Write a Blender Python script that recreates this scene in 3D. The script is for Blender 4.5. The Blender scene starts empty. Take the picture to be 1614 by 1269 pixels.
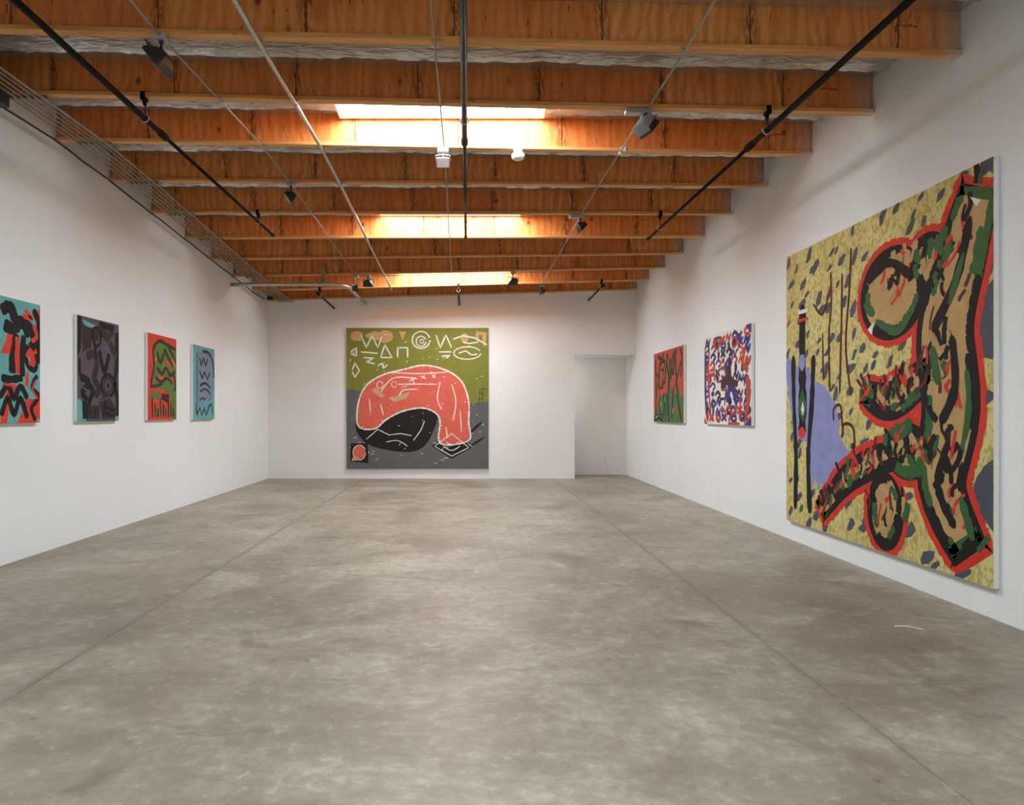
import bpy, bmesh, math, random
from mathutils import Vector, Matrix
from mathutils.geometry import tessellate_polygon

S = bpy.context.scene
C = S.collection

# ------------------------------------------------------------------ camera, world, exposure
cam_d = bpy.data.cameras.new('camera')
cam = bpy.data.objects.new('camera', cam_d)
C.objects.link(cam)
S.camera = cam
F = 1080.0
CZ = 1.592
cam_d.sensor_width = 36.0
cam_d.lens = F / 1614 * 36.0
cam_d.shift_x = (807 - 739) / 1614
cam_d.shift_y = (651 - 634.5) / 1614
cam_d.clip_start = 0.05
cam.location = (0, 0, CZ)
cam.rotation_euler = (math.radians(90), 0, 0)

SKY_STRENGTH = 34.0
EXPOSURE = -0.42
S.view_settings.view_transform = 'Standard'
S.view_settings.look = 'None'
S.view_settings.exposure = EXPOSURE
S.view_settings.gamma = 1.0
S.view_settings.use_curve_mapping = False
S.cycles.max_bounces = 10
S.cycles.diffuse_bounces = 7
S.cycles.glossy_bounces = 4
S.cycles.sample_clamp_indirect = 8.0
S.cycles.caustics_reflective = False
S.cycles.caustics_refractive = False

world = bpy.data.worlds.new('daylight')
S.world = world
world.use_nodes = True
bg = world.node_tree.nodes['Background']
bg.inputs[0].default_value = (0.62, 0.76, 1.0, 1)
bg.inputs[1].default_value = 1.0

# ------------------------------------------------------------------ room dimensions (metres)
XL, XR = -4.87, 4.053
YB = 16.60           # face of the back wall
YF = -5.0            # wall behind the camera
D = 1.22             # beam spacing
ZL = [4.770, 4.790, 4.805, 4.745, 4.664, 4.580, 4.490, 4.415, 4.330, 4.300]   # underside of each beam, left end
ZR = [4.530, 4.589, 4.632, 4.660, 4.640, 4.605, 4.600, 4.588, 4.572, 4.565]   # underside of each beam, right end


def beam_y(i):
    return (4.6 + i) * D if i < 9 else 16.50


def zb(i, x):
    """underside of beam line i (real-valued) at x"""
    i = max(0.0, min(9.0, i))
    a = int(min(8, math.floor(i)))
    t = i - a
    l = ZL[a] * (1 - t) + ZL[a + 1] * t
    r = ZR[a] * (1 - t) + ZR[a + 1] * t
    k = (x - XL) / (XR - XL)
    return l * (1 - k) + r * k


def zby(y, x):
    return zb(y / D - 4.6, x)


# ------------------------------------------------------------------ material helpers
def srgb(r, g, b):
    def f(c):
        c /= 255
        return c / 12.92 if c <= .04045 else ((c + .055) / 1.055) ** 2.4
    return (f(r), f(g), f(b), 1)


class NT:
    def __init__(self, name):
        self.m = bpy.data.materials.new(name)
        self.m.use_nodes = True
        self.t = self.m.node_tree
        self.b = self.t.nodes['Principled BSDF']

    def n(self, typ, **kw):
        nd = self.t.nodes.new(typ)
        for k, v in kw.items():
            if k.startswith('i_'):
                nd.inputs[k[2:].replace('_', ' ')].default_value = v
            else:
                setattr(nd, k, v)
        return nd

    def l(self, a, b):
        self.t.links.new(a, b)

    def mix(self, fac, a, b, blend='MIX'):
        nd = self.t.nodes.new('ShaderNodeMix')
        nd.data_type = 'RGBA'
        nd.blend_type = blend
        for s, v in ((nd.inputs[0], fac), (nd.inputs[6], a), (nd.inputs[7], b)):
            if hasattr(v, 'is_output'):
                self.l(v, s)
            else:
                s.default_value = v
        return nd.outputs[2]

    def math(self, op, a, b=0.0, c=None):
        nd = self.t.nodes.new('ShaderNodeMath')
        nd.operation = op
        for s, v in zip(nd.inputs, (a, b, c)):
            if v is None:
                continue
            if hasattr(v, 'is_output'):
                self.l(v, s)
            else:
                s.default_value = v
        return nd.outputs[0]

    def ramp(self, fac, p0, p1, c0=(0, 0, 0, 1), c1=(1, 1, 1, 1)):
        nd = self.t.nodes.new('ShaderNodeValToRGB')
        nd.color_ramp.elements[0].position = p0
        nd.color_ramp.elements[1].position = p1
        nd.color_ramp.elements[0].color = c0
        nd.color_ramp.elements[1].color = c1
        self.l(fac, nd.inputs[0])
        return nd.outputs[0]

    def noise(self, vec, scale, detail=4, rough=.55, dist=0):
        nd = self.n('ShaderNodeTexNoise')
        nd.inputs['Scale'].default_value = scale
        nd.inputs['Detail'].default_value = detail
        nd.inputs['Roughness'].default_value = rough
        nd.inputs['Distortion'].default_value = dist
        if vec is not None:
            self.l(vec, nd.inputs['Vector'])
        return nd.outputs[0]

    def pos(self, scale=(1, 1, 1), loc=(0, 0, 0)):
        g = self.n('ShaderNodeNewGeometry')
        mp = self.n('ShaderNodeMapping')
        mp.inputs['Scale'].default_value = scale
        mp.inputs['Location'].default_value = loc
        self.l(g.outputs['Position'], mp.inputs['Vector'])
        return mp.outputs[0]

    def bump(self, h, strength, dist=.01):
        nd = self.n('ShaderNodeBump')
        nd.inputs['Strength'].default_value = strength
        nd.inputs['Distance'].default_value = dist
        self.l(h, nd.inputs['Height'])
        self.l(nd.outputs[0], self.b.inputs['Normal'])

    def set(self, color=None, rough=None, metal=None, spec=None):
        for k, v in (('Base Color', color), ('Roughness', rough), ('Metallic', metal), ('Specular IOR Level', spec)):
            if v is None:
                continue
            if hasattr(v, 'is_output'):
                self.l(v, self.b.inputs[k])
            else:
                self.b.inputs[k].default_value = v
        return self.m


def simple(name, col, rough=.5, metal=0., noise=0.08, scale=30):
    t = NT(name)
    f = t.noise(t.pos(), scale, 3)
    dark = tuple(c * (1 - noise * 2) for c in col[:3]) + (1,)
    lite = tuple(min(1, c * (1 + noise)) for c in col[:3]) + (1,)
    return t.set(t.mix(f, dark, lite), rough, metal)


def make_plaster():
    t = NT('white_wall_paint')
    a = t.noise(t.pos(), .55, 3)
    b = t.noise(t.pos((1, 1, 1), (5, 3, 2)), 6, 5)
    col = t.mix(t.ramp(a, .35, .7), (.80, .80, .79, 1), (.845, .85, .84, 1))
    specks = t.n('ShaderNodeTexVoronoi')
    specks.inputs['Scale'].default_value = 1.1
    t.l(t.pos(), specks.inputs['Vector'])
    sp = t.ramp(specks.outputs['Distance'], .008, .014, (1, 1, 1, 1), (0, 0, 0, 1))
    col = t.mix(t.math('MULTIPLY', sp, .45), col, (.35, .33, .32, 1))
    t.set(col, .75, 0, .25)
    t.bump(b, .12, .01)
    return t.m


def make_concrete():
    t = NT('worn_concrete')
    big = t.noise(t.pos((.8, .55, 1)), .5, 5, .6, .4)
    mid = t.noise(t.pos((1, 1.15, 1), (3, 1, 0)), 1.35, 9, .68, .5)
    fine = t.noise(t.pos((1, 1.1, 1), (1, 7, 0)), 9, 8, .75, .3)
    col = t.mix(t.ramp(big, .34, .66), srgb(125, 114, 98), srgb(175, 164, 145))
    col = t.mix(t.math('MULTIPLY', t.ramp(mid, .36, .52, (1, 1, 1, 1), (0, 0, 0, 1)), .55), col, srgb(103, 91, 76))
    col = t.mix(t.math('MULTIPLY', t.ramp(mid, .54, .70), .55), col, srgb(193, 186, 168))
    col = t.mix(t.math('MULTIPLY', t.ramp(fine, .40, .58, (1, 1, 1, 1), (0, 0, 0, 1)), .40), col, srgb(108, 96, 81))
    col = t.mix(t.math('MULTIPLY', t.ramp(fine, .56, .72), .40), col, srgb(200, 192, 175))
    # sparse dark stains with soft and crisp rims
    st = t.noise(t.pos((.9, 1.5, 1), (11, 4, 0)), 1.5, 8, .68, .8)
    col = t.mix(t.math('MULTIPLY', t.ramp(st, .60, .70), .55), col, srgb(88, 75, 60))
    st2 = t.noise(t.pos((1, 1, 1), (31, 14, 0)), 6, 5, .7, .6)
    col = t.mix(t.math('MULTIPLY', t.ramp(st2, .68, .73), .55), col, srgb(83, 71, 59))
    # pale scuffs
    st3 = t.noise(t.pos((3.2, .7, 1), (7, 2, 0)), 2.6, 6, .7, 1.2)
    col = t.mix(t.math('MULTIPLY', t.ramp(st3, .66, .74), .35), col, srgb(220, 212, 192))
    v = t.n('ShaderNodeTexVoronoi')
    v.inputs['Scale'].default_value = 1.5
    t.l(t.pos((1, 1.4, 1)), v.inputs['Vector'])
    col = t.mix(t.math('MULTIPLY', t.ramp(v.outputs['Distance'], .015, .05, (1, 1, 1, 1), (0, 0, 0, 1)), .5), col, srgb(74, 62, 52))
    yl = t.noise(t.pos((1, 1, 1), (21, 9, 0)), .8, 3)
    col = t.mix(t.math('MULTIPLY', t.ramp(yl, .45, .7), .3), col, srgb(148, 132, 104))
    # grime gathered along the saw cuts
    g = t.n('ShaderNodeNewGeometry')
    sp = t.n('ShaderNodeSeparateXYZ')
    t.l(g.outputs['Position'], sp.inputs[0])
    for x in (-2.56, 2.05):
        d = t.math('ABSOLUTE', t.math('SUBTRACT', sp.outputs[0], x))
        w = t.ramp(t.math('ADD', d, t.math('MULTIPLY', fine, .05)), .03, .085, (1, 1, 1, 1), (0, 0, 0, 1))
        col = t.mix(t.math('MULTIPLY', t.math('MULTIPLY', w, t.ramp(mid, .35, .6)), .45), col, srgb(99, 87, 72))
    rg = t.math('MULTIPLY_ADD', mid, .35, .27)
    t.set(col, rg, 0, .38)
    t.bump(fine, .12, .01)
    return t.m


def make_plywood():
    t = NT('orange_plywood')
    oi = t.n('ShaderNodeObjectInfo')
    tc = t.n('ShaderNodeTexCoord')
    off = t.n('ShaderNodeVectorMath', operation='SCALE')
    cx = t.n('ShaderNodeCombineXYZ')
    t.l(oi.outputs['Random'], cx.inputs[0])
    t.l(oi.outputs['Random'], cx.inputs[2])
    t.l(cx.outputs[0], off.inputs[0])
    off.inputs[3].default_value = 37.0
    add = t.n('ShaderNodeVectorMath', operation='ADD')
    t.l(tc.outputs['Object'], add.inputs[0])
    t.l(off.outputs[0], add.inputs[1])

    def mp(scale):
        m = t.n('ShaderNodeMapping')
        m.inputs['Scale'].default_value = scale
        t.l(add.outputs[0], m.inputs['Vector'])
        return m.outputs[0]
    base = t.mix(oi.outputs['Random'], (.78, .245, .056, 1), (.90, .355, .102, 1))
    gr = t.n('ShaderNodeTexWave')
    gr.wave_type = 'BANDS'
    gr.bands_direction = 'X'
    gr.inputs['Scale'].default_value = 2.2
    gr.inputs['Distortion'].default_value = 16
    gr.inputs['Detail'].default_value = 4
    gr.inputs['Detail Scale'].default_value = .7
    t.l(mp((1.3, 1, .5)), gr.inputs['Vector'])
    col = t.mix(t.math('MULTIPLY', t.ramp(gr.outputs[1], .35, .8), .42), base, (.58, .150, .030, 1))
    st = t.noise(mp((5, 1, .7)), 2.2, 5, .6)
    col = t.mix(t.math('MULTIPLY', t.ramp(st, .46, .68), .6), col, (.46, .115, .022, 1))
    bl = t.noise(mp((1, 1, 1)), 3.0, 3)
    col = t.mix(t.math('MULTIPLY', t.ramp(bl, .5, .8), .5), col, (.66, .30, .085, 1))
    # knots: dark discs with a ring
    v = t.n('ShaderNodeTexVoronoi')
    v.inputs['Scale'].default_value = 3.2
    t.l(mp((1, 1, .8)), v.inputs['Vector'])
    pick = t.math('GREATER_THAN', t.n('ShaderNodeSeparateColor').outputs[0], .55)
    sc = pick.node.inputs[0].links[0].from_node
    t.l(v.outputs['Color'], sc.inputs[0])
    kn = t.ramp(v.outputs['Distance'], .05, .13, (1, 1, 1, 1), (0, 0, 0, 1))
    col = t.mix(t.math('MULTIPLY', t.math('MULTIPLY', kn, pick), .85), col, (.14, .035, .008, 1))
    # dark run-down stains beside the panel joints
    sx = t.n('ShaderNodeSeparateXYZ')
    t.l(tc.outputs['Generated'], sx.inputs[0])
    d = t.math('ABSOLUTE', t.math('SUBTRACT', sx.outputs[0], .5))
    line = t.ramp(d, .4935, .4965)
    edge = t.ramp(d, .43, .495)
    en = t.noise(mp((14, 1, 3.0)), 3, 4, .7)
    es = t.math('MAXIMUM', t.math('MULTIPLY', t.ramp(en, .47, .56), edge), t.math('MULTIPLY', line, t.ramp(en, .25, .45)))
    col = t.mix(t.math('MULTIPLY', es, .85), col, (.045, .014, .006, 1))
    # stray drip marks
    dn = t.noise(mp((22, 1, 4.5)), 1.6, 3, .6)
    col = t.mix(t.math('MULTIPLY', t.ramp(dn, .64, .70), .8), col, (.07, .02, .008, 1))
    # white overspray at the wall ends
    g = t.n('ShaderNodeNewGeometry')
    gs = t.n('ShaderNodeSeparateXYZ')
    t.l(g.outputs['Position'], gs.inputs[0])
    r = t.ramp(t.math('SUBTRACT', gs.outputs[0], XR - .30), 0, .30)
    l_ = t.ramp(t.math('SUBTRACT', XL + .22, gs.outputs[0]), 0, .22)
    ov = t.math('MULTIPLY', t.math('MAXIMUM', r, t.math('MULTIPLY', l_, .45)), .75)
    on = t.noise(t.pos(), 14, 4)
    ov = t.math('MULTIPLY', ov, t.math('ADD', on, .25))
    col = t.mix(ov, col, (.52, .47, .42, 1))
    t.set(col, .5, 0, .35)
    return t.m


def make_flange():
    t = NT('pine_flange')
    oi = t.n('ShaderNodeObjectInfo')
    n1 = t.noise(t.pos((.5, 9, 14), (3, 1, 2)), 3, 6, .6, .3)
    n2 = t.noise(t.pos((3, 5, 5), (8, 1, 2)), 2.4, 4, .7)
    col = t.mix(oi.outputs['Random'], (.72, .33, .095, 1), (.82, .42, .14, 1))
    col = t.mix(t.math('MULTIPLY', t.ramp(n1, .42, .68), .55), col, (.38, .13, .035, 1))
    col = t.mix(t.math('MULTIPLY', t.ramp(n2, .64, .72), .7), col, (.10, .03, .012, 1))
    g = t.n('ShaderNodeNewGeometry')
    gs = t.n('ShaderNodeSeparateXYZ')
    t.l(g.outputs['Position'], gs.inputs[0])
    r = t.ramp(t.math('SUBTRACT', gs.outputs[0], XR - .22), 0, .22)
    l_ = t.ramp(t.math('SUBTRACT', XL + .15, gs.outputs[0]), 0, .15)
    on = t.noise(t.pos(), 14, 4)
    ov = t.math('MULTIPLY', t.math('MULTIPLY', t.math('MAXIMUM', r, l_), .9), t.math('ADD', on, .3))
    col = t.mix(ov, col, (.62, .58, .53, 1))
    return t.set(col, .55, 0, .3)


def make_foil():
    t = NT('foil_facing')
    n = t.noise(t.pos((.8, 2.5, 2.5)), 5, 5, .6, .6)
    col = t.mix(n, (.56, .54, .50, 1), (.74, .73, .70, 1))
    t.set(col, .27, .88)
    cr_ = t.n('ShaderNodeTexVoronoi')
    cr_.feature = 'DISTANCE_TO_EDGE'
    cr_.inputs['Scale'].default_value = 7
    t.l(t.pos((.7, 1.6, 1.6)), cr_.inputs['Vector'])
    t.bump(t.math('ADD', n, t.math('MULTIPLY', t.ramp(cr_.outputs[0], 0, .2), .16)), .5, .03)
    return t.m


def make_paint(name, col, var=.12, scale=7.0, rough=.5, streak=(1, 1, 1)):
    t = NT(name)
    a = t.noise(t.pos(streak), scale, 5, .65, .5)
    dark = tuple(c * (1 - var * 1.6) for c in col[:3]) + (1,)
    lite = tuple(min(1, c * (1 + var)) for c in col[:3]) + (1,)
    t.set(t.mix(t.ramp(a, .3, .7), dark, lite), rough, 0, .35)
    t.bump(a, .15, .004)
    return t.m


def make_dabbed_yellow():
    t = NT('dabbed_yellow_paint')
    a = t.noise(t.pos((9, 9, 7), (2, 0, 1)), 2.8, 2, .5, .3)
    b = t.noise(t.pos(), 2.2, 4)
    col = t.mix(t.ramp(b, .3, .7), srgb(196, 180, 108), srgb(216, 202, 134))
    col = t.mix(t.math('MULTIPLY', t.ramp(a, .47, .62), .6), col, srgb(140, 124, 66))
    t.set(col, .5, 0, .35)
    t.bump(a, .3, .004)
    return t.m


def emitter(name, col, strength):
    t = NT(name)
    t.b.inputs['Base Color'].default_value = (.8, .8, .8, 1)
    t.b.inputs['Emission Color'].default_value = col
    t.b.inputs['Emission Strength'].default_value = strength
    return t.m


M = {}
M['wall'] = make_plaster()
M['floor'] = make_concrete()
M['sub'] = simple('dusty_joint_filler', (.21, .185, .155, 1), .9, 0, .3, 60)
M['ply'] = make_plywood()
M['flange'] = make_flange()
M['foil'] = make_foil()
M['deck'] = simple('roof_deck', (.30, .20, .11, 1), .8)
M['shaft'] = simple('white_shaft_paint', (.80, .79, .75, 1), .6, 0, .03)
M['dome'] = emitter('milky_skylight_acrylic', (.86, .972, 1.05, 1), SKY_STRENGTH)
M['black_pipe'] = simple('black_steel_pipe', (.008, .007, .0065, 1), .7, 0, .3, 20)
M['black_pipe'].node_tree.nodes['Principled BSDF'].inputs['Specular IOR Level'].default_value = .12
M['rust_pipe'] = simple('weathered_steel_pipe', (.050, .038, .030, 1), .65, 0, .3, 20)
M['rust_pipe'].node_tree.nodes['Principled BSDF'].inputs['Specular IOR Level'].default_value = .2
M['emt'] = simple('galvanised_conduit', (.56, .54, .50, 1), .34, .85, .15, 12)
M['emt_dull'] = simple('dull_conduit', (.36, .33, .28, 1), .45, .5, .2, 12)
M['bracket'] = simple('galvanised_box', (.50, .49, .47, 1), .45, .6, .15)
M['black'] = simple('black_lamp_enamel', (.015, .014, .014, 1), .4)
M['lampface'] = simple('grey_lamp_glass', (.50, .50, .48, 1), .2, 0)
M['fin'] = simple('cast_grey_fins', (.40, .40, .41, 1), .45, .3)
M['white_lamp'] = simple('white_lamp_enamel', (.27, .26, .27, 1), .5)
M['white_plastic'] = simple('white_plastic', (.82, .80, .76, 1), .4, 0, .03)
M['navy'] = simple('dark_blue_steel', (.020, .032, .045, 1), .45)
M['cable'] = simple('dark_cable', (.045, .03, .022, 1), .6)
M['lumber'] = simple('scrap_lumber', (.50, .28, .11, 1), .6, 0, .2)
M['canvas'] = simple('white_canvas_edge', (.80, .79, .76, 1), .8, 0, .04)


# ------------------------------------------------------------------ mesh helpers
def obj(name, bm, mats, parent=None, smooth=False):
    me = bpy.data.meshes.new(name)
    bm.to_mesh(me)
    bm.free()
    for m in (mats if isinstance(mats, (list, tuple)) else [mats]):
        me.materials.append(m)
    if smooth:
        for p in me.polygons:
            p.use_smooth = True
    o = bpy.data.objects.new(name, me)
    C.objects.link(o)
    if parent is not None:
        o.parent = parent
    return o


def box(bm, x0, x1, y0, y1, z0, z1, mi=0):
    vs = [bm.verts.new(p) for p in ((x0, y0, z0), (x1, y0, z0), (x1, y1, z0), (x0, y1, z0),
                                    (x0, y0, z1), (x1, y0, z1), (x1, y1, z1), (x0, y1, z1))]
    for f in ((0, 3, 2, 1), (4, 5, 6, 7), (0, 1, 5, 4), (1, 2, 6, 5), (2, 3, 7, 6), (3, 0, 4, 7)):
        bm.faces.new([vs[i] for i in f]).material_index = mi
    return vs


def slab8(bm, pts, mi=0):
    vs = [bm.verts.new(p) for p in pts]
    for f in ((0, 3, 2, 1), (4, 5, 6, 7), (0, 1, 5, 4), (1, 2, 6, 5), (2, 3, 7, 6), (3, 0, 4, 7)):
        bm.faces.new([vs[i] for i in f]).material_index = mi


def tube(bm, pts, r, n=10, caps=True, mi=0):
    pts = [Vector(p) for p in pts]
    rs = r if isinstance(r, (list, tuple)) else [r] * len(pts)
    rings = []
    up = Vector((0, 0, 1))
    for i, p in enumerate(pts):
        a = pts[max(0, i - 1)]
        b = pts[min(len(pts) - 1, i + 1)]
        t = (b - a).normalized()
        ref = up if abs(t.z) < .9 else Vector((1, 0, 0))
        u = t.cross(ref).normalized()
        v = u.cross(t).normalized()
        rings.append([bm.verts.new(p + (u * math.cos(k * 2 * math.pi / n) + v * math.sin(k * 2 * math.pi / n)) * rs[i])
                      for k in range(n)])
    for a, b in zip(rings, rings[1:]):
        for k in range(n):
            f = bm.faces.new((a[k], a[(k + 1) % n], b[(k + 1) % n], b[k]))
            f.smooth = True
            f.material_index = mi
    if caps:
        bm.faces.new(rings[0][::-1]).material_index = mi
        bm.faces.new(rings[-1]).material_index = mi


def lathe(bm, prof, n=20, o=(0, 0, 0)):
    rings = [[bm.verts.new((o[0] + r * math.cos(2 * math.pi * k / n), o[1] + r * math.sin(2 * math.pi * k / n), o[2] + z))
              for k in range(n)] for r, z in prof]
    for a, b in zip(rings, rings[1:]):
        for k in range(n):
            bm.faces.new((a[k], a[(k + 1) % n], b[(k + 1) % n], b[k])).smooth = True
    bm.faces.new(rings[0])
    bm.faces.new(rings[-1])


def thing(name, label, cat, loc=(0, 0, 0), group=None, rot=(0, 0, 0)):
    o = bpy.data.objects.new(name, None)
    C.objects.link(o)
    o.location = loc
    o.rotation_euler = rot
    o['label'] = label
    o['category'] = cat
    if group:
        o['group'] = group
    o.empty_display_size = .1
    return o


def tag(o, label, cat, group=None):
    o['label'] = label
    o['category'] = cat
    if group:
        o['group'] = group
    return o


def struct(name, bm, m, parent=None, label=None):
    o = obj(name, bm, m, parent)
    if parent is None:
        o['kind'] = 'structure'
        if label:
            o['label'] = label
    return o


# ------------------------------------------------------------------ room shell
DOOR_X = 2.562
DOOR_Z = 3.012
AY = 17.66                        # back of the alcove
WT = 5.6
bm = bmesh.new(); box(bm, XL - .2, XL, YF - .2, YB + .25, -.2, WT)
struct('wall_left', bm, M['wall'], None, 'long white wall with the row of four upright paintings')
bm = bmesh.new(); box(bm, XR, XR + .2, YF - .2, AY + .2, -.2, WT)
struct('wall_right', bm, M['wall'], None, 'long white wall with the large yellow painting')
bm = bmesh.new()
box(bm, XL, DOOR_X, YB, YB + .25, -.2, WT)
box(bm, DOOR_X, XR, YB, YB + .25, DOOR_Z, WT)
struct('wall_back', bm, M['wall'], None, 'white end wall with the square red and green painting')
bm = bmesh.new(); box(bm, XL, XR, YF - .2, YF, -.2, WT)
struct('wall_front', bm, M['wall'], None, 'white wall behind the camera')
bm = bmesh.new()
box(bm, 1.0, XR, AY, AY + .2, -.2, DOOR_Z + .2)
box(bm, .8, 1.0, YB + .25, AY + .2, -.2, DOOR_Z + .2)
struct('wall_alcove', bm, M['wall'], None, 'white wall inside the open doorway')
bm = bmesh.new(); box(bm, .8, XR, YB + .25, AY + .2, DOOR_Z, DOOR_Z + .2)
struct('ceiling_alcove', bm, M['wall'], None, 'white soffit inside the open doorway')

fill_d = bpy.data.lights.new('alcove_fill', 'AREA')  # unseen fill light, added to brighten the alcove
fill_d.energy = 17
fill_d.size = .5
fill_d.color = (1, .95, .9)
ho = bpy.data.objects.new('alcove_fill', fill_d)
C.objects.link(ho)
ho.location = (1.7, 17.25, DOOR_Z - .03)

# floor: joint filler below, slabs as pieces
bm = bmesh.new(); box(bm, XL, XR, YF, AY, -.2, -.008)
floor = struct('floor', bm, M['sub'], None, 'worn grey brown concrete floor with saw cut joints')
xs = [XL, -2.56, 2.05, XR]
ys = [YF, -.4, 4.02, 8.43, 12.6, AY]
g = .0016
for a in range(3):
    for b in range(5):
        bm = bmesh.new()
        x0 = xs[a] + (g if a else 0); x1 = xs[a + 1] - (g if a < 2 else 0)
        gy = .0008
        y0 = ys[b] + (gy if b else 0); y1 = ys[b + 1] - (gy if b < 4 else 0)
        box(bm, x0, x1, y0, y1, -.008, 0)
        obj('slab', bm, M['floor'], floor)

# ------------------------------------------------------------------ roof deck, foil, skylights
SKX0, SKX1 = -1.515, .885
DEPTH = .41                        # beam depth
sky_bays = [1, 4, 7]               # bays between beam i and i+1
sky_back = [-4, -6]            # unseen skylights, bays picked for their light on beams and foreground


def zdeck(i, x):
    return zb(i, x) + DEPTH


def deck_quad(bm, i0, i1, x0, x1, th=.06):
    y0, y1 = (4.6 + i0) * D, (4.6 + i1) * D
    p = []
    for dz in (0, th):
        p += [(x0, y0, zdeck(i0, x0) + dz), (x1, y0, zdeck(i0, x1) + dz), (x1, y1, zdeck(i1, x1) + dz), (x0, y1, zdeck(i1, x0) + dz)]
    slab8(bm, p)


E_ = .045 / D
bm = bmesh.new()
for i in range(-9, 10):
    if i in sky_bays or i in sky_back:
        deck_quad(bm, i, i + 1, XL, SKX0)
        deck_quad(bm, i, i + 1, SKX1, XR)
        deck_quad(bm, i, i + E_, SKX0, SKX1)
        deck_quad(bm, i + 1 - .0, i + 1 + E_ * .2, SKX0, SKX1)
    else:
        deck_quad(bm, i, i + 1, XL, XR)
ceiling = struct('ceiling', bm, M['deck'], None, 'roof underside faced with silver foil between the beams')


def foil_bay(i, x0, x1, seed):
    """foil-faced insulation between beam i and i+1: two laps meeting at a wrinkled fold"""
    rnd = random.Random(seed)
    nx = max(8, int((x1 - x0) / .045))
    ph = [rnd.uniform(0, 6.28) for _ in range(9)]

    def wob(x, k, a):
        return a * (math.sin(x * 3.1 * k + ph[0]) + .7 * math.sin(x * 7.3 * k + ph[1]) + .5 * math.sin(x * 17 * k + ph[2])
                    + .45 * math.sin(x * 31 * k + ph[3])) / 2.6
    ya, yb = (4.6 + i) * D + .052, (4.6 + i + 1) * D + .036
    if i == 8:
        yb = 16.535
    fold = yb - .225
    rows = [(ya, .385, .0), (ya + .3, .375, .004), (ya + .6, .372, .006), (fold - .14, .366, .007), (fold - .05, .352, .010),
            (fold - .012, .332, .016), (fold, .325, .016)]
    rows2 = [(fold - .01, .346, .006), (fold + .05, .362, .005), (fold + .13, .366, .004), (yb, .368, .0)]
    bm = bmesh.new()
    for rr in (rows, rows2):
        grid = []
        for (y, z, a) in rr:
            row = []
            for k in range(nx + 1):
                x = x0 + (x1 - x0) * k / nx
                zz = zby(y, x) + z + wob(x + y * .5, 1, a) + rnd.uniform(-1, 1) * a * .35
                row.append(bm.verts.new((x, y + wob(x, 1.3, a * .9), zz)))
            grid.append(row)
        for a, b in zip(grid, grid[1:]):
            for k in range(nx):
                f = bm.faces.new((a[k], b[k], b[k + 1], a[k + 1]))
                f.smooth = True
    return obj('foil_sheet', bm, M['foil'], ceiling)


for i in range(-1, 9):
    if i in sky_bays:
        foil_bay(i, XL, SKX0, i * 7 + 1)
        foil_bay(i, SKX1, XR, i * 7 + 2)
    else:
        foil_bay(i, XL, XR, i * 7 + 3)
# plain foil over the part of the room behind the camera
for i in range(-9, -1):
    for (x0, x1) in (((XL, SKX0), (SKX1, XR)) if i in sky_back else ((XL, XR),)):
        bm = bmesh.new()
        y0, y1 = (4.6 + i) * D, (4.6 + i + 1) * D
        p = [bm.verts.new(q) for q in ((x0, y0, zb(i, x0) + .38), (x0, y1, zb(i, x0) + .38), (x1, y1, zb(i, x1) + .38), (x1, y0, zb(i, x1) + .38))]
        bm.faces.new(p)
        obj('foil_sheet', bm, M['foil'], ceiling)

SHAFT = -.03
for n, i in enumerate(sky_bays + sky_back):
    y0 = (4.6 + i) * D + .045
    y1 = (4.6 + i + 1) * D + .0
    zc = max(zdeck(i, SKX0), zdeck(i, SKX1), zdeck(i + 1, SKX0))
    bm = bmesh.new()
    zt = zc + .06 + SHAFT
    zl = min(zb(i, 0), zb(i + 1, 0)) + .372
    t = .02
    box(bm, SKX0, SKX1, y0, y0 + t, zl, zt)
    box(bm, SKX0, SKX1, y1 - t, y1, zl, zt)
    box(bm, SKX0, SKX0 + t, y0 + t, y1 - t, zl - .01, zt)
    box(bm, SKX1 - t, SKX1, y0 + t, y1 - t, zl - .01, zt)
    names = ['first skylight from the camera, bright white opening between the second and third beams',
             'second skylight from the camera, bright slit above the sixth beam',
             'farthest skylight, bright slit above the ninth beam near the end wall',
             'unseen skylight over the camera, placed for its light', 'unseen skylight behind the camera, placed for its light']
    w = struct('window_%d' % (n + 1), bm, M['shaft'], None, names[n])
    # domed milky acrylic cover
    bm = bmesh.new()
    nx, ny = 12, 8
    gr = [[bm.verts.new((SKX0 + (SKX1 - SKX0) * a / nx, y0 + (y1 - y0) * b / ny,
                         zdeck(i + b / ny, SKX0 + (SKX1 - SKX0) * a / nx) + .012 + .14 * (math.sin(math.pi * a / nx) ** .5) * (math.sin(math.pi * b / ny) ** .5)))
           for b in range(ny + 1)] for a in range(nx + 1)]
    for a in range(nx):
        for b in range(ny):
            bm.faces.new((gr[a][b], gr[a][b + 1], gr[a + 1][b + 1], gr[a + 1][b])).smooth = True
    obj('skylight_dome', bm, M['dome'], w)

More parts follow.
